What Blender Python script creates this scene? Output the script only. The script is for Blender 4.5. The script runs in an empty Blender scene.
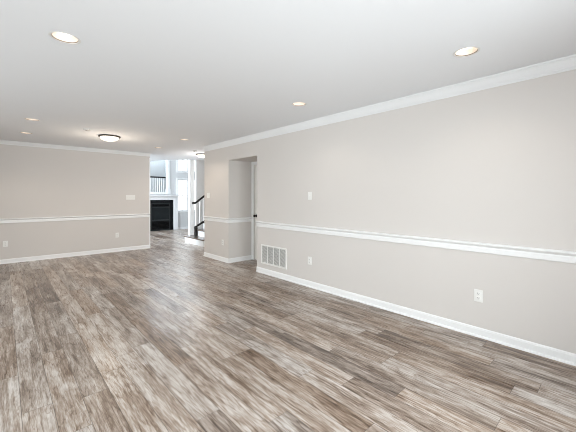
import bpy, bmesh, math, random
from mathutils import Vector, Matrix

C = bpy.context.scene.collection
SC = bpy.context.scene
PI = math.pi

# ------------------------------------------------------------------ camera
CAM_H = 1.33
cam_d = bpy.data.cameras.new('camera')
cam_d.sensor_width = 36.0
cam_d.lens = 36.0 * 310.4 / 576.0
cam_d.shift_y = -19.4 / 576.0
cam_d.clip_start = 0.05
cam = bpy.data.objects.new('camera', cam_d)
C.objects.link(cam)
cam.location = (0, 0, CAM_H)
cam.rotation_euler = (PI / 2, 0, -math.radians(42.557))
SC.camera = cam

# ------------------------------------------------------------------ exposure
SC.view_settings.view_transform = 'Standard'
SC.view_settings.look = 'None'
SC.view_settings.gamma = 1.0
SC.view_settings.use_curve_mapping = False
SC.view_settings.exposure = -0.06
SC.cycles.filter_width = 1.0

# ------------------------------------------------------------------ sky
W = bpy.data.worlds.new('sky')
SC.world = W
W.use_nodes = True
bg = W.node_tree.nodes['Background']
bg.inputs['Color'].default_value = (0.93, 0.97, 1.0, 1)
bg.inputs['Strength'].default_value = 3.0


# ------------------------------------------------------------------ lamps as daylight, most behind added unseen windows
def area(name, loc, direction, sx, sy, power, color, spread=180):
    l = bpy.data.lights.new(name, 'AREA')
    l.shape = 'RECTANGLE'
    l.size, l.size_y = sx, sy
    l.energy = power
    l.color = color
    l.spread = math.radians(spread)
    o = bpy.data.objects.new(name, l)
    C.objects.link(o)
    o.location = loc
    o.rotation_euler = Vector(direction).to_track_quat('-Z', 'Y').to_euler()
    return o


DAY = (0.92, 0.965, 1.0)
SKY = (0.80, 0.89, 1.0)
area('added_patio_light', (0.6, -1.32, 1.15), (0, 1, -0.50), 3.2, 1.8, 200, DAY)  # added lamp behind the unseen patio door, tilted down to the near floor
area('added_side_light', (-3.3, 1.2, 1.35), (1, 0, -0.1), 2.2, 1.6, 22, DAY)  # added lamp behind an unseen left window
area('added_side_far_light', (-3.25, 4.2, 1.35), (1, 0, 0.3), 2.2, 1.6, 74, DAY)  # added lamp, tilted up to brighten the ceiling; its window is invented
area('added_family_light', (-0.35, 10.6, 2.4), (1, 0, 0), 2.8, 3.8, 580, SKY)  # added lamp behind the hidden west window, brightens the family room
area('daylight_upper', (5.0, 12.75, 4.1), (0, -1, -0.25), 3.4, 1.3, 320, SKY)
WARM = (1.0, 0.85, 0.68)

# ------------------------------------------------------------------ mesh helpers


def box(bm, x0, x1, y0, y1, z0, z1, bevel=0.0):
    vs = [bm.verts.new((x, y, z)) for x in (x0, x1) for y in (y0, y1) for z in (z0, z1)]
    fs = [(0, 1, 3, 2), (4, 6, 7, 5), (0, 4, 5, 1), (2, 3, 7, 6), (0, 2, 6, 4), (1, 5, 7, 3)]
    faces = [bm.faces.new([vs[i] for i in f]) for f in fs]
    if bevel:
        es = list({e for f in faces for e in f.edges})
        bmesh.ops.bevel(bm, geom=es, offset=bevel, segments=2, profile=0.6, affect='EDGES')


def obox(bm, p0, p1, w, h, up=(0, 0, 1)):
    """bar of section w x h from p0 to p1"""
    p0, p1 = Vector(p0), Vector(p1)
    d = (p1 - p0).normalized()
    s = d.cross(Vector(up)).normalized()
    u = s.cross(d).normalized()
    vs = []
    for p in (p0, p1):
        for a, b in ((-1, -1), (1, -1), (1, 1), (-1, 1)):
            vs.append(bm.verts.new(p + s * a * w / 2 + u * b * h / 2))
    for f in ((3, 2, 1, 0), (4, 5, 6, 7), (0, 1, 5, 4), (1, 2, 6, 5), (2, 3, 7, 6), (3, 0, 4, 7)):
        bm.faces.new([vs[i] for i in f])


def tube(bm, pts, r, n=10):
    rings = []
    pts = [Vector(p) for p in pts]
    for i, p in enumerate(pts):
        d = (pts[min(i + 1, len(pts) - 1)] - pts[max(i - 1, 0)]).normalized()
        ref = Vector((0, 0, 1)) if abs(d.z) < 0.95 else Vector((1, 0, 0))
        s = d.cross(ref).normalized()
        u = s.cross(d)
        rings.append([bm.verts.new(p + (s * math.cos(2 * PI * k / n) + u * math.sin(2 * PI * k / n)) * r) for k in range(n)])
    for a, b in zip(rings, rings[1:]):
        for k in range(n):
            bm.faces.new((a[k], a[(k + 1) % n], b[(k + 1) % n], b[k]))
    bm.faces.new(rings[0][::-1])
    bm.faces.new(rings[-1])


def lathe(bm, prof, n=40, axis=None, origin=(0, 0, 0), close=False):
    """prof: list of (r, z); axis None = world z"""
    M = Matrix.Translation(Vector(origin))
    if axis is not None:
        M = M @ Vector((0, 0, 1)).rotation_difference(Vector(axis)).to_matrix().to_4x4()
    rings = []
    for r, z in prof:
        if r < 1e-6:
            rings.append([bm.verts.new(M @ Vector((0, 0, z)))])
        else:
            rings.append([bm.verts.new(M @ Vector((r * math.cos(2 * PI * k / n), r * math.sin(2 * PI * k / n), z))) for k in range(n)])
    pairs = list(zip(rings, rings[1:]))
    if close:
        pairs.append((rings[-1], rings[0]))
    for a, b in pairs:
        for k in range(n):
            k2 = (k + 1) % n
            if len(a) == 1 and len(b) == 1:
                continue
            if len(a) == 1:
                bm.faces.new((a[0], b[k2], b[k]))
            elif len(b) == 1:
                bm.faces.new((a[k], a[k2], b[0]))
            else:
                bm.faces.new((a[k], a[k2], b[k2], b[k]))


def obj(name, bm, m, parent=None, smooth=False):
    bmesh.ops.recalc_face_normals(bm, faces=bm.faces[:])
    me = bpy.data.meshes.new(name)
    bm.to_mesh(me)
    bm.free()
    for mm in (m if isinstance(m, (list, tuple)) else [m]):
        me.materials.append(mm)
    if smooth:
        for p in me.polygons:
            p.use_smooth = True
        try:
            me.set_sharp_from_angle(angle=math.radians(35))
        except Exception:
            pass
    o = bpy.data.objects.new(name, me)
    C.objects.link(o)
    if parent:
        o.parent = parent
    return o


def B():
    return bmesh.new()


def struct(name, bm, m, parent=None, smooth=False):
    o = obj(name, bm, m, parent, smooth)
    if parent is None:
        o['kind'] = 'structure'
    return o


def thing(name, label, cat, loc=(0, 0, 0), rotz=0.0, group=None):
    o = bpy.data.objects.new(name, None)
    o.empty_display_size = 0.1
    C.objects.link(o)
    o.location = loc
    o.rotation_euler = (0, 0, rotz)
    o['label'] = label
    o['category'] = cat
    if group:
        o['group'] = group
    return o


def dup(root, loc, rotz, label):
    r = root.copy()
    C.objects.link(r)
    r.location = loc
    r.rotation_euler = (0, 0, rotz)
    r['label'] = label
    for ch in list(root.children):
        c = ch.copy()
        C.objects.link(c)
        c.parent = r
        for g in list(ch.children):
            d = g.copy()
            C.objects.link(d)
            d.parent = c
    return r


# ------------------------------------------------------------------ materials
def srgb(r, g, b):
    def f(c):
        c /= 255.0
        return c / 12.92 if c <= 0.04045 else ((c + 0.055) / 1.055) ** 2.4
    return (f(r), f(g), f(b), 1.0)


def mat(name, col, rough=0.5, metal=0.0, spec=0.5, emit=None, estr=0.0, var=0.0, vscale=8.0, bump=0.0, bscale=200.0):
    m = bpy.data.materials.new(name)
    m.use_nodes = True
    nt = m.node_tree
    b = nt.nodes['Principled BSDF']
    b.inputs['Base Color'].default_value = col
    b.inputs['Roughness'].default_value = rough
    b.inputs['Metallic'].default_value = metal
    b.inputs['Specular IOR Level'].default_value = spec
    if emit:
        b.inputs['Emission Color'].default_value = emit
        b.inputs['Emission Strength'].default_value = estr
    tc = nt.nodes.new('ShaderNodeTexCoord')
    if var:
        n = nt.nodes.new('ShaderNodeTexNoise')
        n.inputs['Scale'].default_value = vscale
        n.inputs['Detail'].default_value = 4
        nt.links.new(tc.outputs['Object'], n.inputs['Vector'])
        mx = nt.nodes.new('ShaderNodeMix')
        mx.data_type = 'RGBA'
        mx.inputs[6].default_value = tuple(c * (1 - var) for c in col[:3]) + (1,)
        mx.inputs[7].default_value = tuple(min(1, c * (1 + var)) for c in col[:3]) + (1,)
        nt.links.new(n.outputs['Fac'], mx.inputs[0])
        nt.links.new(mx.outputs[2], b.inputs['Base Color'])
    if bump:
        n2 = nt.nodes.new('ShaderNodeTexNoise')
        n2.inputs['Scale'].default_value = bscale
        n2.inputs['Detail'].default_value = 3
        nt.links.new(tc.outputs['Object'], n2.inputs['Vector'])
        bp = nt.nodes.new('ShaderNodeBump')
        bp.inputs['Strength'].default_value = bump
        bp.inputs['Distance'].default_value = 0.002
        nt.links.new(n2.outputs['Fac'], bp.inputs['Height'])
        nt.links.new(bp.outputs['Normal'], b.inputs['Normal'])
    return m


M_WALL = mat('greige_wall_paint', srgb(215, 210, 206), 0.75, spec=0.25, var=0.008, vscale=2.5, bump=0.05, bscale=250)
M_CEIL = mat('white_ceiling_paint', srgb(236, 238, 241), 0.85, spec=0.2, var=0.006, vscale=2.0, bump=0.05, bscale=220)
M_FAMILY = mat('pale_grey_family_room_paint', srgb(216, 216, 216), 0.75, spec=0.25, var=0.008)
M_CROWN = mat('white_crown_paint', srgb(234, 235, 236), 0.5, spec=0.3, var=0.004)
M_LOFT = mat('grey_loft_paint', srgb(188, 191, 191), 0.8, spec=0.2, var=0.008)
M_TRIM = mat('white_trim_paint', srgb(240, 240, 240), 0.38, spec=0.4, var=0.005)
M_DOOR = mat('white_door_paint', srgb(238, 235, 230), 0.4, spec=0.4, var=0.005)
M_PLATE = mat('white_plastic_plate', srgb(238, 237, 234), 0.35, spec=0.45, var=0.004)
M_RING = mat('white_light_trim', srgb(226, 225, 223), 0.5, spec=0.3, var=0.004)
M_SLOT = mat('grey_plug_slots', srgb(120, 118, 115), 0.5, var=0.02)
M_VENTDARK = mat('dark_sheet_behind_louvres', srgb(80, 79, 77), 0.9, var=0.1, vscale=30)  # plain dark sheet standing in for the depth behind the louvres
M_VENT = mat('white_enamel_grille', srgb(240, 239, 236), 0.35, spec=0.45, var=0.004)
M_BRONZE = mat('dark_bronze_metal', srgb(70, 58, 48), 0.35, metal=0.8, var=0.06, vscale=30)
M_CAN = mat('satin_reflector', srgb(228, 217, 207), 0.5, metal=0.0, var=0.01)
M_BAFFLE = mat('dark_baffle_ring', srgb(120, 104, 90), 0.5, var=0.03)
M_BULB = mat('lit_lamp_face', srgb(255, 248, 236), 0.4, emit=(1.0, 0.93, 0.82, 1), estr=2.3, var=0.002)
M_DOME = mat('lit_opal_glass', srgb(255, 250, 240), 0.3, emit=(1.0, 0.93, 0.82, 1), estr=1.25, var=0.002)
M_BLACKSTONE = mat('black_granite_surround', srgb(16, 17, 18), 0.3, spec=0.15, var=0.35, vscale=60)
M_BLACKMETAL = mat('black_stove_metal', srgb(8, 8, 9), 0.45, spec=0.15, var=0.1, vscale=30)
M_STEEL = mat('dark_grey_steel_frame', srgb(44, 46, 47), 0.45, spec=0.15, var=0.08, vscale=20)
M_FIREGLASS = mat('smoked_fireplace_glass', srgb(27, 31, 32), 0.15, spec=0.15, var=0.3, vscale=9)
M_DARKWOOD = mat('dark_stained_wood', srgb(24, 20, 19), 0.4, spec=0.3, var=0.25, vscale=40)
M_TREAD = mat('brown_stained_tread', srgb(112, 100, 90), 0.22, spec=0.5, var=0.2, vscale=30)
M_KNOB = mat('dark_bronze_knob', srgb(40, 34, 30), 0.3, metal=0.7, var=0.05)
M_GROUND = mat('pale_ground_outside', srgb(160, 165, 155), 0.9, var=0.1)


def glass_mat():
    m = bpy.data.materials.new('clear_window_glass')
    m.use_nodes = True
    nt = m.node_tree
    for n in list(nt.nodes):
        nt.nodes.remove(n)
    out = nt.nodes.new('ShaderNodeOutputMaterial')
    tr = nt.nodes.new('ShaderNodeBsdfTransparent')
    tr.inputs['Color'].default_value = (0.97, 0.985, 0.98, 1)
    gl = nt.nodes.new('ShaderNodeBsdfGlossy')
    gl.inputs['Roughness'].default_value = 0.03
    fr = nt.nodes.new('ShaderNodeFresnel')
    fr.inputs['IOR'].default_value = 1.35
    mx = nt.nodes.new('ShaderNodeMixShader')
    nt.links.new(fr.outputs[0], mx.inputs[0])
    nt.links.new(tr.outputs[0], mx.inputs[1])
    nt.links.new(gl.outputs[0], mx.inputs[2])
    nt.links.new(mx.outputs[0], out.inputs['Surface'])
    return m


M_GLASS = glass_mat()


def floor_mat():
    m = bpy.data.materials.new('weathered_oak_vinyl_planks')
    m.use_nodes = True
    nt = m.node_tree
    L = nt.links.new
    b = nt.nodes['Principled BSDF']

    def N(t, **kw):
        n = nt.nodes.new(t)
        for k, v in kw.items():
            setattr(n, k, v)
        return n

    def math_(op, a, c=None):
        n = N('ShaderNodeMath', operation=op)
        for i, v in enumerate((a, c)):
            if v is None:
                continue
            if isinstance(v, (int, float)):
                n.inputs[i].default_value = v
            else:
                L(v, n.inputs[i])
        return n.outputs[0]

    tc = N('ShaderNodeTexCoord')
    sp = N('ShaderNodeSeparateXYZ')
    L(tc.outputs['Object'], sp.inputs[0])
    x, y = sp.outputs[0], sp.outputs[1]
    PW, PL = 0.152, 1.22
    sx = math_('DIVIDE', math_('ADD', x, 30.013), PW)
    row = math_('FLOOR', sx)
    fx = math_('FRACT', sx)
    wn = N('ShaderNodeTexWhiteNoise', noise_dimensions='1D')
    L(row, wn.inputs['W'])
    sy = math_('ADD', math_('DIVIDE', math_('ADD', y, 40.0), PL), math_('MULTIPLY', wn.outputs['Value'], 7.0))
    idx = math_('FLOOR', sy)
    fy = math_('FRACT', sy)
    cv = N('ShaderNodeCombineXYZ')
    L(row, cv.inputs[0])
    L(idx, cv.inputs[1])
    w2 = N('ShaderNodeTexWhiteNoise', noise_dimensions='2D')
    L(cv.outputs[0], w2.inputs['Vector'])
    rv = w2.outputs['Value']
    rs = N('ShaderNodeSeparateColor')
    L(w2.outputs['Color'], rs.inputs[0])
    r2, r3 = rs.outputs[1], rs.outputs[2]

    def grain(kx, ky, scale, detail, rough=0.55, dist=0.0):
        v = N('ShaderNodeCombineXYZ')
        L(math_('ADD', math_('MULTIPLY', x, kx), math_('MULTIPLY', rv, 91.0)), v.inputs[0])
        L(math_('ADD', math_('MULTIPLY', y, ky), math_('MULTIPLY', r2, 57.0)), v.inputs[1])
        L(math_('MULTIPLY', r3, 33.0), v.inputs[2])
        n = N('ShaderNodeTexNoise')
        n.inputs['Scale'].default_value = scale
        n.inputs['Detail'].default_value = detail
        n.inputs['Roughness'].default_value = rough
        n.inputs['Distortion'].default_value = dist
        L(v.outputs[0], n.inputs['Vector'])
        return n.outputs['Fac']

    blotch = grain(8.5, 1.9, 1.0, 4, 0.6, 0.7)      # smoky patches along a plank
    streak = grain(80.0, 3.4, 1.0, 4, 0.62, 0.8)      # grain streaks
    fine = grain(125.0, 14.0, 1.0, 2, 0.6, 0.4)       # pores
    # cathedral figure
    wv = N('ShaderNodeTexWave', wave_type='BANDS', bands_direction='X')
    v = N('ShaderNodeCombineXYZ')
    L(math_('ADD', math_('MULTIPLY', x, 1.0), math_('MULTIPLY', rv, 13.0)), v.inputs[0])
    L(math_('ADD', math_('MULTIPLY', y, 0.10), math_('MULTIPLY', r2, 17.0)), v.inputs[1])
    L(v.outputs[0], wv.inputs['Vector'])
    wv.inputs['Scale'].default_value = 14.0
    wv.inputs['Distortion'].default_value = 7.0
    wv.inputs['Detail'].default_value = 2.0
    wv.inputs['Detail Scale'].default_value = 3.0

    def remap(s, a, c, lo, hi):
        n = N('ShaderNodeMapRange')
        n.inputs[1].default_value, n.inputs[2].default_value = a, c
        n.inputs[3].default_value, n.inputs[4].default_value = lo, hi
        L(s, n.inputs[0])
        return n.outputs[0]

    tone = remap(rv, 0.0, 1.0, -0.15, 0.14)
    bl = remap(blotch, 0.36, 0.62, 0.0, 1.0)
    tone = math_('ADD', tone, remap(bl, 0.0, 1.0, -0.15, 0.10))
    # dark grain figure, stronger inside the smoky patches
    st = remap(streak, 0.38, 0.56, 1.0, 0.0)
    tone = math_('SUBTRACT', tone, math_('MULTIPLY', st, remap(bl, 0.0, 1.0, 0.15, 0.07)))
    # broad dark streaks that run a third of a plank
    s2 = remap(grain(27.0, 1.5, 1.0, 3, 0.55, 0.6), 0.40, 0.50, 1.0, 0.0)
    tone = math_('SUBTRACT', tone, math_('MULTIPLY', s2, 0.17))
    tone = math_('ADD', tone, remap(fine, 0.36, 0.64, -0.09, 0.09))
    tone = math_('ADD', tone, remap(wv.outputs['Fac'], 0.0, 1.0, -0.03, 0.03))
    # thin winding veins of the printed figure
    vn = math_('ABSOLUTE', math_('SUBTRACT', grain(22.0, 2.2, 1.0, 3, 0.5, 0.6), 0.5))
    tone = math_('SUBTRACT', tone, remap(vn, 0.0, 0.035, 0.20, 0.0))
    tone = math_('ADD', tone, 0.60)
    cr = N('ShaderNodeValToRGB')
    e = cr.color_ramp.elements
    e[0].position, e[0].color = 0.0, srgb(70, 53, 41)
    e[1].position, e[1].color = 1.0, srgb(220, 214, 208)
    for p, c in ((0.28, srgb(116, 96, 80)), (0.52, srgb(158, 141, 127)), (0.75, srgb(195, 186, 178))):
        k = e.new(p)
        k.color = c
    L(tone, cr.inputs[0])
    # a little warm / cool drift per plank
    hs = N('ShaderNodeHueSaturation')
    L(cr.outputs[0], hs.inputs['Color'])
    L(remap(r3, 0, 1, 0.7, 1.12), hs.inputs['Saturation'])
    # seams
    ex = math_('MINIMUM', fx, math_('SUBTRACT', 1.0, fx))
    ey = math_('MULTIPLY', math_('MINIMUM', fy, math_('SUBTRACT', 1.0, fy)), PL / PW)
    ed = math_('MINIMUM', ex, ey)
    seam = remap(ed, 0.003, 0.016, 0.2, 1.0)
    mx = N('ShaderNodeMix', data_type='RGBA')
    L(seam, mx.inputs[0])
    mx.inputs[6].default_value = srgb(70, 60, 53)
    L(hs.outputs[0], mx.inputs[7])
    L(mx.outputs[2], b.inputs['Base Color'])
    L(remap(streak, 0.3, 0.7, 0.34, 0.25), b.inputs['Roughness'])
    b.inputs['Specular IOR Level'].default_value = 0.48
    bp = N('ShaderNodeBump')
    bp.inputs['Strength'].default_value = 0.22
    bp.inputs['Distance'].default_value = 0.0015
    L(math_('ADD', math_('MULTIPLY', seam, 0.8), math_('MULTIPLY', streak, 0.6)), bp.inputs['Height'])
    L(bp.outputs['Normal'], b.inputs['Normal'])
    return m


M_FLOOR = floor_mat()

# ------------------------------------------------------------------ dimensions (metres)
XR = 3.33      # face of the long right wall
YB = 8.33      # face of the back wall
XBE = 2.80     # where the back wall ends
YRE = 6.40     # where the right wall ends
XL, YN = -3.0, -1.0
H = 2.44
T = 0.12
OY0, OY1, OH = 4.442, 5.385, 2.06    # opening in the right wall
XREC = 3.90                          # back of the recess
YF = 12.35                           # fireplace wall
XE = 8.0                             # east side of family room and stair hall
HF = 5.0                             # family room ceiling

# ------------------------------------------------------------------ floor
bm = B()
box(bm, XL - T, XE + T, YN - T, 16.0, -0.1, 0.0)
struct('floor', bm, M_FLOOR)

# ------------------------------------------------------------------ ceiling with the holes of the recessed lights
DOWN = [(0.32, 2.656), (2.62, 0.83), (2.62, 2.656), (0.31, 5.79), (0.30, 7.09), (2.60, 7.18), (2.61, 5.83)]
R_HOLE = 0.082


def ceiling_mesh():
    bm = B()
    outline = [(XL - T, YN - T), (XR + T, YN - T), (XR + T, YRE - T), (XE, YRE - T), (XE, 8.87), (4.13, 8.87), (3.36, 9.95), (2.80, 10.75), (2.80, YB + T), (XL - T, YB + T)]
    loops = [outline] + [[(cx + R_HOLE * math.cos(2 * PI * k / 40), cy + R_HOLE * math.sin(2 * PI * k / 40)) for k in range(40)] for cx, cy in DOWN]
    es = []
    for lp in loops:
        vs = [bm.verts.new((px, py, H)) for px, py in lp]
        for i in range(len(vs)):
            es.append(bm.edges.new((vs[i], vs[(i + 1) % len(vs)])))
    bmesh.ops.triangle_fill(bm, use_beauty=True, use_dissolve=False, edges=es, normal=(0, 0, -1))
    r = bmesh.ops.extrude_face_region(bm, geom=bm.faces[:])
    bmesh.ops.translate(bm, vec=(0, 0, 0.03), verts=[g for g in r['geom'] if isinstance(g, bmesh.types.BMVert)])
    return bm


struct('ceiling', ceiling_mesh(), M_CEIL)

# ------------------------------------------------------------------ walls of the main room
# right wall with the recess opening
bm = B()
box(bm, XR, XR + T, YN - T, OY0, 0, H)
box(bm, XR, XR + T, OY0, OY1, OH, H)
box(bm, XR, XR + T, OY1, YRE, 0, H)
struct('wall_right', bm, M_WALL)
# recess behind the opening (side walls, door wall, soffit)
DY0, DY1, DH = 4.528, 5.305, 1.99
bm = B()
box(bm, XR + T, XREC + T, OY1, OY1 + T, 0, H)
box(bm, XR + T, XREC + T, OY0 - T, OY0, 0, H)
box(bm, XREC, XREC + T, OY0, DY0, 0, OH)
box(bm, XREC, XREC + T, DY1, OY1, 0, OH)
box(bm, XREC, XREC + T, DY0, DY1, DH, OH)
box(bm, XR + T, XREC + T, OY0, OY1, OH, H)
struct('wall_recess', bm, M_WALL)
# back wall
bm = B()
box(bm, XL - T, XBE, YB, YB + T, 0, H)
struct('wall_back', bm, M_WALL)
# left wall with added, unseen windows
bm = B()
box(bm, XL - T, XL, YN, 0.1, 0, H)
box(bm, XL - T, XL, 2.3, 3.1, 0, H)
box(bm, XL - T, XL, 5.3, YB, 0, H)
for a_, b_ in ((0.1, 2.3), (3.1, 5.3)):
    box(bm, XL - T, XL, a_, b_, 0, 0.55)
    box(bm, XL - T, XL, a_, b_, 2.15, H)
struct('wall_left', bm, M_WALL)
# near wall behind the camera with a wide patio opening added for daylight
bm = B()
box(bm, XL - T, -1.0, YN - T, YN, 0, H)
box(bm, 2.2, XR, YN - T, YN, 0, H)
box(bm, -1.0, 2.2, YN - T, YN, 2.15, H)
struct('wall_near', bm, M_WALL)

# stair hall: south wall behind the right wall's end, north wall beside the stairs, east wall
bm = B()
box(bm, XR + T, XE, YRE - T, YRE, 0, H)
struct('wall_hall', bm, M_FAMILY)
bm = B()
box(bm, 4.285, XE, 8.75, 8.87, 0, H)
struct('wall_stair', bm, M_FAMILY)
bm = B()
box(bm, XE, XE + T, YRE - T, 16.0, 0, HF)
struct('wall_east', bm, M_FAMILY)
# wall above the ceiling edge (upper floor overlooking the family room)
bm = B()
pts = [(XE, 8.87), (4.13, 8.87), (3.36, 9.95), (2.80, 10.75), (2.80, YB + T)]
for p, q in zip(pts, pts[1:]):
    v = [bm.verts.new((p[0], p[1], H + 0.03)), bm.verts.new((q[0], q[1], H + 0.03)), bm.verts.new((q[0], q[1], HF)), bm.verts.new((p[0], p[1], HF))]
    bm.faces.new(v)
box(bm, -0.1, 2.8, YB + T - 0.02, YB + T, H, HF)
struct('wall_upper', bm, M_FAMILY)
# family room: west wall with an added tall window, ceiling
bm = B()
box(bm, -0.22, -0.1, YB + T, 9.2, 0, HF)
box(bm, -0.22, -0.1, 12.0, 16.0, 0, HF)
box(bm, -0.22, -0.1, 9.2, 12.0, 0, 0.5)
box(bm, -0.22, -0.1, 9.2, 12.0, 4.3, HF)
struct('wall_west', bm, M_FAMILY)
bm = B()
box(bm, -0.22, XE + T, YB, 16.0, HF, HF + 0.1)
o = struct('ceiling_family', bm, M_CEIL)

# fireplace wall: half height under the loft opening, windows at its right
WX0, WX1 = 5.25, 5.70          # first window
VX0, VX1 = 5.91, 6.57          # second window
LOFT_X1 = 4.84
bm = B()
box(bm, -0.1, LOFT_X1, YF, YF + 0.15, 0, 1.47)                 # under the loft opening
box(bm, LOFT_X1, WX0, YF, YF + 0.15, 0, HF)
box(bm, WX1, VX0, YF, YF + 0.15, 0, HF)
box(bm, VX1, XE, YF, YF + 0.15, 0, HF)
for a_, b_ in ((WX0, WX1), (VX0, VX1)):
    box(bm, a_, b_, YF, YF + 0.15, 0, 0.74)
    box(bm, a_, b_, YF, YF + 0.15, 2.03, 2.37)
    box(bm, a_, b_, YF, YF + 0.15, 4.4, HF)
box(bm, -0.1, LOFT_X1, YF, YF + 0.15, 3.6, HF)
box(bm, -0.1, 3.6, YF, YF + 0.15, 1.47, 3.6)
struct('wall_far', bm, M_FAMILY)
# raised room seen over the ledge
bm = B()
box(bm, 3.3, 5.20, 13.35, 13.45, 1.2, HF)
box(bm, 5.12, 5.20, YF + 0.15, 13.35, 1.2, HF)
box(bm, 3.3, 3.4, YF + 0.15, 13.35, 1.2, HF)
struct('wall_loft', bm, M_LOFT)
bm = B()
box(bm, 3.3, 5.12, YF + 0.15, 13.35, 1.3, 1.44)
struct('floor_loft', bm, M_FLOOR)
# pale ground outside the windows
bm = B()
box(bm, -20, 30, 16.0, 40, -0.6, -0.5)
struct('ground', bm, M_GROUND)


# ------------------------------------------------------------------ mouldings swept along the walls
def sweep(prof, p, q, nrm, m0=0, m1=0):
    """prof: (out, z) closed outline; straight run p->q; nrm = wall normal; m0/m1 = mitre (+1 shortens at the front, -1 lengthens)"""
    bm = B()
    p, q, nrm = Vector(p), Vector(q), Vector(nrm)
    d = (q - p).normalized()
    r0 = [bm.verts.new((*(p + nrm * o_ + d * o_ * m0), z)) for o_, z in prof]
    r1 = [bm.verts.new((*(q + nrm * o_ - d * o_ * m1), z)) for o_, z in prof]
    n = len(prof)
    for k in range(n):
        bm.faces.new((r0[k], r0[(k + 1) % n], r1[(k + 1) % n], r1[k]))
    bm.faces.new(r0[::-1])
    bm.faces.new(r1)
    return bm


CROWN = [(0, 2.335), (0.010, 2.335), (0.013, 2.348), (0.020, 2.352), (0.024, 2.362), (0.034, 2.372), (0.049, 2.392),
         (0.060, 2.408), (0.066, 2.413), (0.069, 2.422), (0.080, 2.426), (0.083, 2.439), (0, 2.439)]
RAIL = [(0, 0.800), (0.009, 0.800), (0.014, 0.806), (0.014, 0.848), (0.010, 0.853), (0.010, 0.858), (0.017, 0.864), (0.022, 0.869),
        (0.030, 0.874), (0.034, 0.882), (0.032, 0.890), (0.024, 0.895), (0, 0.895)]
BASE = [(0, 0), (0.026, 0), (0.026, 0.006), (0.022, 0.016), (0.013, 0.020), (0.013, 0.070), (0.010, 0.076), (0.010, 0.080), (0.004, 0.088), (0, 0.088)]

runs = [  # base name, start, end, normal, mitres
    ('right', (XR, YN), (XR, OY0), (-1, 0), 1, 0, True),
    ('right_far', (XR, OY1), (XR, YRE), (-1, 0), -1, 0, False),
    ('recess', (XR, OY1), (XREC, OY1), (0, -1), -1, 0, False),
    ('back', (XL, YB), (XBE, YB), (0, -1), 1, 0, True),
    ('left', (XL, YN), (XL, YB), (1, 0), 1, 1, True),
]
tn = 1
for nm, p, q, nr, m0, m1, cr_ in runs:
    struct('baseboard_' + nm, sweep(BASE, p, q, nr, m0, m1), M_TRIM)
    if nm == 'recess':
        q = (XREC - 0.0, OY1)
    if nm != 'left':
        struct('trim_%d' % tn, sweep(RAIL, p, q, nr, m0, m1), M_TRIM)
        tn += 1
    else:
        for a_, b_, i_, j_ in ((YN, 0.0, 1, 0), (2.4, 3.0, 0, 0), (5.4, YB, 0, 1)):
            struct('trim_%d' % tn, sweep(RAIL, (XL, a_), (XL, b_), nr, i_, j_), M_TRIM)
            tn += 1
for nm, p, q, nr, m0, m1 in (('r', (XR, YN), (XR, YRE), (-1, 0), 1, 0), ('b', (XL, YB), (XBE, YB), (0, -1), 1, 0), ('l', (XL, YN), (XL, YB), (1, 0), 1, 1), ('n', (XL, YN), (XR, YN), (0, 1), 1, 1)):
    prof = [(a_ * 0.62, H - 0.001 - (H - 0.001 - z_) * (0.72 if nm == 'b' else 1.0)) for a_, z_ in CROWN]
    struct('trim_%d' % tn, sweep(prof, p, q, nr, m0, m1), M_CROWN)
    tn += 1
struct('baseboard_near_left', sweep(BASE, (XL, YN), (-1.08, YN), (0, 1), 1, 0), M_TRIM)
struct('baseboard_near_right', sweep(BASE, (2.28, YN), (XR, YN), (0, 1), 0, 1), M_TRIM)
# family room and hall baseboards
struct('baseboard_far', sweep(BASE, (5.235, YF), (XE, YF), (0, -1), 0, 1), M_TRIM)
struct('baseboard_hall', sweep(BASE, (XR + 0.0, YRE), (XE, YRE), (0, 1), 0, 1), M_TRIM)
# white corner strip on the end of the back wall
bm = B()
box(bm, XBE - 0.022, XBE + 0.006, YB - 0.005, YB + T + 0.005, 0.0, H - 0.105, 0.002)
struct('trim_%d' % tn, bm, M_TRIM)
tn += 1

# ------------------------------------------------------------------ door in the recess
bm = B()
CW = 0.072
box(bm, XREC - 0.016, XREC, DY1 + 0.004, min(OY1, DY1 + 0.004 + CW), 0, OH, 0.003)
box(bm, XREC - 0.016, XREC, DY0 - 0.004 - CW, DY0 - 0.004, 0, OH, 0.003)
box(bm, XREC - 0.016, XREC, DY0 - 0.004, DY1 + 0.004, DH + 0.004, OH, 0.003)
struct('trim_%d' % tn, bm, M_TRIM)
tn += 1
bm = B()
box(bm, XREC + 0.012, XREC + 0.05, DY0 + 0.003, DY1 - 0.003, 0.008, DH - 0.003)
dx = XREC + 0.012
for z0, z1 in ((0.22, 0.80), (0.98, 1.84)):        # raised panels
    for a_, b_ in ((DY0 + 0.10, DY0 + 0.335), (DY1 - 0.335, DY1 - 0.10)):
        box(bm, dx - 0.006, dx + 0.002, a_, b_, z0, z1, 0.004)
        box(bm, dx - 0.010, dx + 0.002, a_ + 0.03, b_ - 0.03, z0 + 0.03, z1 - 0.03, 0.004)
door = struct('door_1', bm, M_DOOR)
bm = B()
lathe(bm, [(0, 0), (0.031, 0), (0.031, 0.006), (0.014, 0.010), (0.011, 0.030), (0.020, 0.036), (0.028, 0.047), (0.029, 0.056), (0.022, 0.066), (0, 0.069)], 24, axis=(-1, 0, 0), origin=(dx, DY1 - 0.065, 0.926))
obj('door_knob', bm, M_KNOB, door, True)


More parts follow.
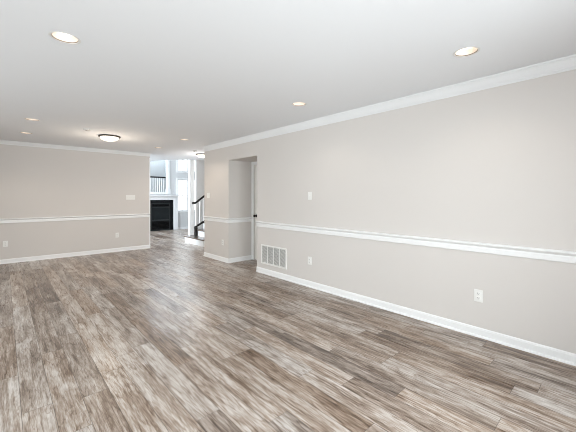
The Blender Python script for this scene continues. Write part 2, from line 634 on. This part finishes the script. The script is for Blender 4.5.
# ------------------------------------------------------------------ windows
def window_frame(bm, along, fixed, a0, a1, z0, z1, w, d0, d1, vbars=(), hbars=(), bw=0.02):
    """along 'x' or 'y'; frame of width w between depths d0..d1 around the opening"""
    def bx(p0, p1, q0, q1):
        if along == 'x':
            box(bm, p0, p1, fixed + d0, fixed + d1, q0, q1)
        else:
            box(bm, fixed + d0, fixed + d1, p0, p1, q0, q1)
    bx(a0, a0 + w, z0, z1)
    bx(a1 - w, a1, z0, z1)
    bx(a0 + w, a1 - w, z0, z0 + w)
    bx(a0 + w, a1 - w, z1 - w, z1)
    for v_ in vbars:
        bx(v_ - bw / 2, v_ + bw / 2, z0 + w, z1 - w)
    for h_ in hbars:
        bx(a0 + w, a1 - w, h_ - bw / 2, h_ + bw / 2)


wn_ = 1


def far_window(x0, x1, z0, z1, sash, vb, hb):
    global wn_
    bm = B()
    window_frame(bm, 'x', YF, x0, x1, z0, z1, 0.03, 0.05, 0.10, (), (sash,) if sash else (), 0.035)
    # casing on the room side
    for p in ((x0 - 0.06, x0, z0 - 0.06, z1 + 0.06), (x1, x1 + 0.06, z0 - 0.06, z1 + 0.06), (x0, x1, z1, z1 + 0.06), (x0, x1, z0 - 0.06, z0)):
        box(bm, p[0], p[1], YF - 0.016, YF, p[2], p[3])
    w_ = struct('window_%d' % wn_, bm, M_TRIM)
    bm = B()
    for v_ in vb:
        box(bm, v_ - 0.006, v_ + 0.006, YF + 0.068, YF + 0.080, z0 + 0.03, z1 - 0.03)
    for h_ in hb:
        box(bm, x0 + 0.03, x1 - 0.03, YF + 0.068, YF + 0.080, h_ - 0.006, h_ + 0.006)
    obj('muntins', bm, M_TRIM, w_)
    bm = B()
    box(bm, x0 + 0.03, x1 - 0.03, YF + 0.072, YF + 0.076, z0 + 0.03, z1 - 0.03)
    obj('window_pane', bm, M_GLASS, w_)
    wn_ += 1


for x0, x1 in ((WX0, WX1), (VX0, VX1)):
    mid = (x0 + x1) / 2
    far_window(x0, x1, 0.74, 2.03, 1.385, (mid,), (1.07, 1.70))
    far_window(x0, x1, 2.37, 4.4, None, (mid,), (2.85, 3.35, 3.85))
# tall window added in the hidden west wall to light the family room
bm = B()
window_frame(bm, 'y', -0.16, 9.2, 12.0, 0.5, 4.3, 0.06, -0.03, 0.03, (10.6,), (2.0, 3.2), 0.05)
w_ = struct('window_%d' % wn_, bm, M_TRIM)
bm = B()
box(bm, -0.163, -0.157, 9.26, 11.94, 0.56, 4.24)
obj('window_pane', bm, M_GLASS, w_)
wn_ += 1
# left windows of the main room, out of view, added to admit daylight
for a_ in (0.1, 3.1):
    bm = B()
    window_frame(bm, 'y', XL - 0.06, a_, a_ + 2.2, 0.55, 2.15, 0.05, -0.03, 0.03, (a_ + 1.1,), (1.35,), 0.05)
    window_frame(bm, 'y', XL, a_ - 0.08, a_ + 2.28, 0.47, 2.23, 0.08, 0.0, 0.016)
    w_ = struct('window_%d' % wn_, bm, M_TRIM)
    bm = B()
    box(bm, XL - 0.063, XL - 0.057, a_ + 0.05, a_ + 2.15, 0.60, 2.10)
    obj('window_pane', bm, M_GLASS, w_)
    wn_ += 1
# unseen patio door added behind the camera as a daylight source
bm = B()
window_frame(bm, 'x', YN - 0.06, -1.0, 2.2, 0.0, 2.15, 0.06, -0.03, 0.03, (0.6,), (), 0.08)
w_ = struct('window_%d' % wn_, bm, M_TRIM)
bm = B()
box(bm, -0.94, 2.14, YN - 0.063, YN - 0.057, 0.06, 2.09)
obj('window_pane', bm, M_GLASS, w_)

# ------------------------------------------------------------------ white column at the ceiling's edge
bm = B()
box(bm, 4.15, 4.274, 8.876, 9.0, 0, H + 0.03)
box(bm, 4.143, 4.281, 8.869, 9.007, H - 0.03, H + 0.03, 0.003)
c_ = struct('trim_%d' % tn, bm, M_TRIM)
tn += 1
# jamb post and ledge cap of the loft opening
bm = B()
box(bm, LOFT_X1 - 0.02, LOFT_X1 + 0.08, YF - 0.02, YF + 0.16, 1.47, HF)
box(bm, LOFT_X1 - 0.045, LOFT_X1 + 0.10, YF - 0.035, YF + 0.17, 1.47, 1.62, 0.004)
box(bm, -0.1, LOFT_X1 + 0.10, YF - 0.03, YF + 0.17, 1.44, 1.475, 0.004)
struct('trim_%d' % tn, bm, M_TRIM)
tn += 1

# ------------------------------------------------------------------ fireplace
FX0, FX1, FZ = 4.08, 5.05, 1.20
fp = thing('fireplace', 'black fireplace with dark glass front and white mantel on the far wall', 'fireplace', ((FX0 + FX1) / 2, YF, 0))
cx = (FX0 + FX1) / 2


def fbox(name, m, boxes, parent=fp, bev=0.0):
    bm = B()
    for b_ in boxes:
        box(bm, b_[0] - cx, b_[1] - cx, b_[2] - 0.0, b_[3] - 0.0, b_[4], b_[5], bev)
    return obj(name, bm, m, parent)


IX0, IX1, IZ0, IZ1 = FX0 + 0.10, FX1 - 0.13, 0.0, 1.08
fbox('surround', M_BLACKSTONE, [(FX0, IX0, -0.03, -0.001, 0, FZ), (IX1, FX1, -0.03, -0.001, 0, FZ), (IX0, IX1, -0.03, -0.001, IZ1, FZ)])
fr_ = fbox('firebox_frame', M_STEEL, [(IX0, IX0 + 0.035, -0.045, -0.002, 0.0, IZ1), (IX1 - 0.035, IX1, -0.045, -0.002, 0.0, IZ1),
                                           (IX0 + 0.035, IX1 - 0.035, -0.045, -0.002, 1.045, IZ1), (IX0 + 0.035, IX1 - 0.035, -0.045, -0.002, 0.0, 0.05),
                                           (IX0 + 0.035, IX1 - 0.035, -0.045, -0.002, 0.38, 0.43), (IX0 + 0.035, IX1 - 0.035, -0.045, -0.002, 0.90, 0.94)])
fbox('glass_door', M_FIREGLASS, [(IX0 + 0.035, IX1 - 0.035, -0.030, -0.002, 0.43, 0.90)])
fbox('louvre_panel', M_BLACKMETAL, [(IX0 + 0.035, IX1 - 0.035, -0.010, -0.002, 0.94, 1.045)] + [(IX0 + 0.04, IX1 - 0.04, -0.040, -0.010, 0.95 + 0.032 * k, 0.962 + 0.032 * k) for k in range(3)])
fbox('louvre_panel', M_BLACKMETAL, [(IX0 + 0.035, IX1 - 0.035, -0.010, -0.002, 0.05, 0.38)] + [(IX0 + 0.04, IX1 - 0.04, -0.040, -0.010, 0.07 + 0.05 * k, 0.085 + 0.05 * k) for k in range(6)])
fbox('mantel', M_TRIM, [(FX0 - 0.18, FX0, -0.05, -0.001, 0, 1.34), (FX1, FX1 + 0.18, -0.05, -0.001, 0, 1.34), (FX0, FX1, -0.05, -0.001, FZ, 1.34),
                        (FX0 - 0.20, FX1 + 0.20, -0.065, -0.001, 1.295, 1.315), (FX0 - 0.19, FX0 + 0.0, -0.06, -0.001, 0, 0.12), (FX1, FX1 + 0.19, -0.06, -0.001, 0, 0.12)], bev=0.002)
fbox('mantel_shelf', M_TRIM, [(FX0 - 0.23, FX1 + 0.20, -0.13, -0.031, 1.34, 1.36), (FX0 - 0.26, FX1 + 0.22, -0.17, -0.031, 1.36, 1.40)], bev=0.002)

# ------------------------------------------------------------------ railing on the ledge above the fireplace
rl = thing('loft_railing', 'dark handrail on thin white balusters standing above the fireplace', 'railing', (3.95, YF + 0.07, 1.475))
RX = 0.82
bm = B()
obox(bm, (-0.3, 0, 0.615), (RX, 0, 0.615), 0.06, 0.05)
obj('handrail', bm, M_DARKWOOD, rl)
bm = B()
obox(bm, (-0.3, 0, 0.012), (RX, 0, 0.012), 0.05, 0.024)
obj('bottom_rail', bm, M_TRIM, rl)
proto = None
k = 0
xx = -0.24
while xx < RX - 0.02:
    if proto is None:
        bm = B()
        box(bm, -0.011, 0.011, -0.011, 0.011, 0.024, 0.59)
        proto = obj('baluster', bm, M_TRIM, rl)
        proto.location = (xx, 0, 0)
    else:
        c = proto.copy()
        C.objects.link(c)
        c.parent = rl
        c.location = (xx, 0, 0)
    xx += 0.083

# ------------------------------------------------------------------ staircase and its railing
SX, SY0, SY1 = 3.90, 7.55, 8.52
st = thing('staircase', 'white stairs with brown treads and dark handrail past the right wall end', 'stairs', (SX, SY0, 0))
RISE, RUN = 0.19, 0.25
w = SY1 - SY0
for i in range(6):
    x0 = i * RUN
    bm = B()
    we = 1.13 if i == 0 else w
    box(bm, x0, x0 + RUN, 0, we, 0, RISE * (i + 1) - 0.03)
    obj('riser', bm, M_TRIM, st)
    bm = B()
    box(bm, x0 - 0.028, x0 + RUN + 0.0, 0.0, we + (0.015 if i == 0 else 0), RISE * (i + 1) - 0.03, RISE * (i + 1), 0.004)
    obj('tread', bm, M_TREAD, st)
SRL = Matrix.Translation((0, 8.42 - SY0, 0.19))
bm = B()
tube(bm, [(0.105, 0.0, 0.955), (0.15, 0, 0.955), (0.185, 0, 0.955), (0.22, 0, 0.972), (0.50, 0, 1.172), (1.40, 0, 1.83)], 0.030, 12)
bm.transform(SRL)
obj('handrail', bm, M_DARKWOOD, st, True)
bm = B()
obox(bm, (0.17, 0, 0.25), (0.46, 0, 0.405), 0.05, 0.05)
obox(bm, (0.46, 0, 0.405), (1.40, 0, 1.12), 0.05, 0.05)
bm.transform(SRL)
obj('shoe_rail', bm, M_DARKWOOD, st)
bm = B()
box(bm, 0.175, 0.245, -0.04, 0.03, 0.0, 0.24, 0.004)
box(bm, 0.165, 0.255, -0.05, 0.04, 0.215, 0.25, 0.004)
bm.transform(SRL)
obj('newel', bm, M_DARKWOOD, st)
for k in range(9):
    x0 = 0.22 + k * 0.115
    zb = 0.27 + max(0, (x0 - 0.17)) * 0.466 if x0 < 0.46 else 0.385 + (x0 - 0.46) * 0.729
    zt = 0.972 + (x0 - 0.22) * 0.718
    bm = B()
    box(bm, x0 - 0.011, x0 + 0.011, -0.011, 0.011, zb, zt)
    bm.transform(SRL)
    obj('baluster', bm, M_TRIM, st)

# ------------------------------------------------------------------ recessed downlights
LAB = ['large recessed ceiling light nearest the upper left corner of the ceiling',
       'recessed ceiling light close to the crown moulding at upper right',
       'recessed ceiling light near the middle of the right crown moulding',
       'upper of two small recessed lights at far left of the ceiling',
       'recessed light just above the back wall crown moulding at far left',
       'small recessed ceiling light nearest the fireplace, by the end of the back wall',
       'small recessed ceiling light right of the bronze rimmed domed light']


def make_down():
    t = thing('recessed_downlight', LAB[0], 'ceiling light', (0, 0, H), 0, 'recessed ceiling lights')
    bm = B()
    lathe(bm, [(0.0785, 0.004), (0.0785, -0.001), (0.082, -0.0028), (0.090, -0.0022), (0.093, -0.0006), (0.090, -0.0004), (0.081, -0.0004), (0.081, 0.004)], 40)
    obj('trim_ring', bm, M_RING, t, True)
    bm = B()
    lathe(bm, [(0.0775, 0.001), (0.0768, 0.006), (0.0752, 0.0068), (0.0768, 0.007), (0.0775, 0.006)], 40)
    obj('baffle', bm, M_BAFFLE, t, True)
    bm = B()
    lathe(bm, [(0.0765, 0.006), (0.070, 0.045), (0.064, 0.075), (0.0, 0.075), (0.0, 0.078), (0.067, 0.078), (0.0785, 0.006)], 40)
    obj('reflector', bm, M_CAN, t, True)
    bm = B()
    lathe(bm, [(0.0, 0.040), (0.036, 0.041), (0.056, 0.043), (0.063, 0.048), (0.061, 0.057), (0.040, 0.070), (0, 0.072)], 32)
    obj('bulb', bm, M_BULB, t, True)
    return t


d0 = make_down()
spot = bpy.data.lights.new('downlight_glow', 'SPOT')
spot.energy = 6
spot.color = (1.0, 0.9, 0.78)
spot.spot_size = math.radians(140)
spot.spot_blend = 0.6
spot.shadow_soft_size = 0.03
spot_far = spot.copy()
spot_far.color = WARM
spot_far.energy = 17
for i, (px, py) in enumerate(DOWN):
    if i == 0:
        d0.location = (px, py, H)
    else:
        dup(d0, (px, py, H), 0, LAB[i])
    so = bpy.data.objects.new('downlight_glow', spot_far if py > 5 else spot)
    C.objects.link(so)
    so.location = (px, py, H - 0.035)


# ------------------------------------------------------------------ flush mount lights
def make_flush(label):
    t = thing('flush_ceiling_light', label, 'ceiling light', (0, 0, H), 0, 'domed flush ceiling lights')
    bm = B()
    lathe(bm, [(0, 0), (0.155, 0), (0.177, -0.006), (0.182, -0.014), (0.178, -0.021), (0.155, -0.026), (0.150, -0.022), (0, -0.018)], 48)
    obj('rim', bm, M_BRONZE, t, True)
    bm = B()
    lathe(bm, [(0.151, -0.021), (0.146, -0.042), (0.128, -0.064), (0.096, -0.082), (0.055, -0.092), (0.0, -0.096)], 48)
    obj('glass_dome', bm, M_DOME, t, True)
    return t


f0 = make_flush('bronze rimmed domed ceiling light in front of the back wall')
f0.location = (1.437, 6.40, H)
dup(f0, (3.86, 7.50, H), 0, 'domed ceiling light over the stair hall, half hidden by the wall edge')
pl = bpy.data.lights.new('dome_glow', 'POINT')
pl.energy = 11
pl.color = WARM
pl.shadow_soft_size = 0.08
for p in ((1.437, 6.40, H - 0.50), (3.86, 7.50, H - 0.50)):
    if p[0] > 3:
        pl = pl.copy()
        pl.energy = 18
        pl.color = (1.0, 0.96, 0.92)
    o = bpy.data.objects.new('dome_glow', pl)
    C.objects.link(o)
    o.location = p


# ------------------------------------------------------------------ smoke detectors
def make_smoke(label):
    t = thing('smoke_detector', label, 'smoke detector', (0, 0, H))
    bm = B()
    lathe(bm, [(0, 0), (0.052, 0), (0.054, -0.007), (0.049, -0.010), (0.046, -0.020), (0.038, -0.026), (0, -0.028)], 32)
    obj('housing', bm, M_RING, t, True)
    bm = B()
    lathe(bm, [(0, -0.0275), (0.015, -0.028), (0.013, -0.031), (0, -0.032)], 24)
    obj('test_button', bm, M_SLOT, t, True)
    return t


s0 = make_smoke('small white smoke detector beside the bronze rimmed dome light')
s0.location = (1.007, 5.974, H)
dup(s0, (3.40, 7.02, H), 0, 'white smoke detector on the ceiling over the passage')


# ------------------------------------------------------------------ outlets and switches (local: face looks along -y)
def make_outlet(label):
    t = thing('wall_outlet', label, 'outlet', (0, 0, 0), 0, 'duplex outlets on the walls')
    bm = B()
    box(bm, -0.036, 0.036, -0.006, 0, -0.058, 0.058, 0.003)
    obj('cover_plate', bm, M_PLATE, t)
    for zc in (0.021, -0.021):
        bm = B()
        box(bm, -0.017, 0.017, -0.0085, -0.004, zc - 0.014, zc + 0.014, 0.002)
        s_ = obj('socket', bm, M_PLATE, t)
        bm = B()
        box(bm, -0.009, -0.0055, -0.0092, -0.0082, zc - 0.003, zc + 0.009)
        box(bm, 0.0055, 0.009, -0.0092, -0.0082, zc - 0.003, zc + 0.009)
        box(bm, -0.003, 0.003, -0.0092, -0.0082, zc - 0.010, zc - 0.005)
        obj('slots', bm, M_SLOT, s_)
    return t


R90 = PI / 2      # local -y -> world +x ; use -R90 for faces looking to -x
o0 = make_outlet('white duplex outlet low on the right wall, nearest the camera')
o0.location, o0.rotation_euler = (XR, 0.949, 0.388), (0, 0, -R90)
dup(o0, (XR, 3.152, 0.385), -R90, 'white outlet on the right wall beside the return air grille')
dup(o0, (XR, 5.61, 0.388), -R90, 'white outlet on the short wall between recess and stair hall')
dup(o0, (0.034, YB, 0.392), 0, 'white outlet at the left end of the back wall')
dup(o0, (2.032, YB, 0.398), 0, 'white outlet on the back wall below the wide switch plate')


def make_switch(label, gangs):
    t = thing('light_switch', label, 'light switch', (0, 0, 0), 0)
    hw = 0.036 + 0.023 * (gangs - 1)
    bm = B()
    box(bm, -hw, hw, -0.006, 0, -0.058, 0.058, 0.003)
    obj('cover_plate', bm, M_PLATE, t)
    for g in range(gangs):
        xc = (g - (gangs - 1) / 2) * 0.046
        bm = B()
        box(bm, xc - 0.005, xc + 0.005, -0.014, -0.004, -0.004, 0.012, 0.001)
        obj('toggle', bm, M_PLATE, t)
    return t


s_ = make_switch('single white light switch alone on the long right wall', 1)
s_.location, s_.rotation_euler = (XR, 3.148, 1.34), (0, 0, -R90)
s_ = make_switch('white light switch on the short wall by the stair hall', 2)
s_.location, s_.rotation_euler = (XR, 6.215, 1.355), (0, 0, -R90)
s_ = make_switch('wide white switch plate above the chair rail on the back wall', 4)
s_.location = (2.335, YB, 1.31)

# ------------------------------------------------------------------ return air grille
VY0, VY1, VZ0, VZ1 = 3.653, 4.312, 0.169, 0.502
vt = thing('return_air_grille', 'large white louvred return air grille low on the right wall beside the recess', 'air vent', (XR, (VY0 + VY1) / 2, (VZ0 + VZ1) / 2), -R90)
hw, hh = (VY1 - VY0) / 2, (VZ1 - VZ0) / 2
bm = B()
FRW = 0.024
box(bm, -hw, -hw + FRW, -0.012, 0, -hh, hh, 0.003)
box(bm, hw - FRW, hw, -0.012, 0, -hh, hh, 0.003)
box(bm, -hw + FRW - 0.002, hw - FRW + 0.002, -0.012, 0, hh - FRW, hh, 0.003)
box(bm, -hw + FRW - 0.002, hw - FRW + 0.002, -0.012, 0, -hh, -hh + FRW, 0.003)
obj('frame', bm, M_VENT, vt)
iw = hw - FRW
for k in (-1, 0, 1):
    bm = B()
    box(bm, k * iw / 2 - 0.006, k * iw / 2 + 0.006, -0.011, -0.001, -hh + FRW, hh - FRW, 0.001)
    obj('divider', bm, M_VENT, vt)
bm = B()
box(bm, -iw, iw, -0.002, -0.0005, -hh + FRW, hh - FRW)
obj('backing', bm, M_VENTDARK, vt)
bm = B()
n = 22
for k in range(n):
    zc = -hh + FRW + (k + 0.5) * (2 * (hh - FRW) / n)
    ring = ((-0.0095, zc - 0.0024), (-0.0088, zc - 0.0031), (-0.0023, zc + 0.0017), (-0.0030, zc + 0.0024))
    r0 = [bm.verts.new((-iw, a_, b_)) for a_, b_ in ring]
    r1 = [bm.verts.new((iw, a_, b_)) for a_, b_ in ring]
    for q in range(4):
        bm.faces.new((r0[q], r0[(q + 1) % 4], r1[(q + 1) % 4], r1[q]))
    bm.faces.new(r0[::-1])
    bm.faces.new(r1)
obj('louvres', bm, M_VENT, vt)
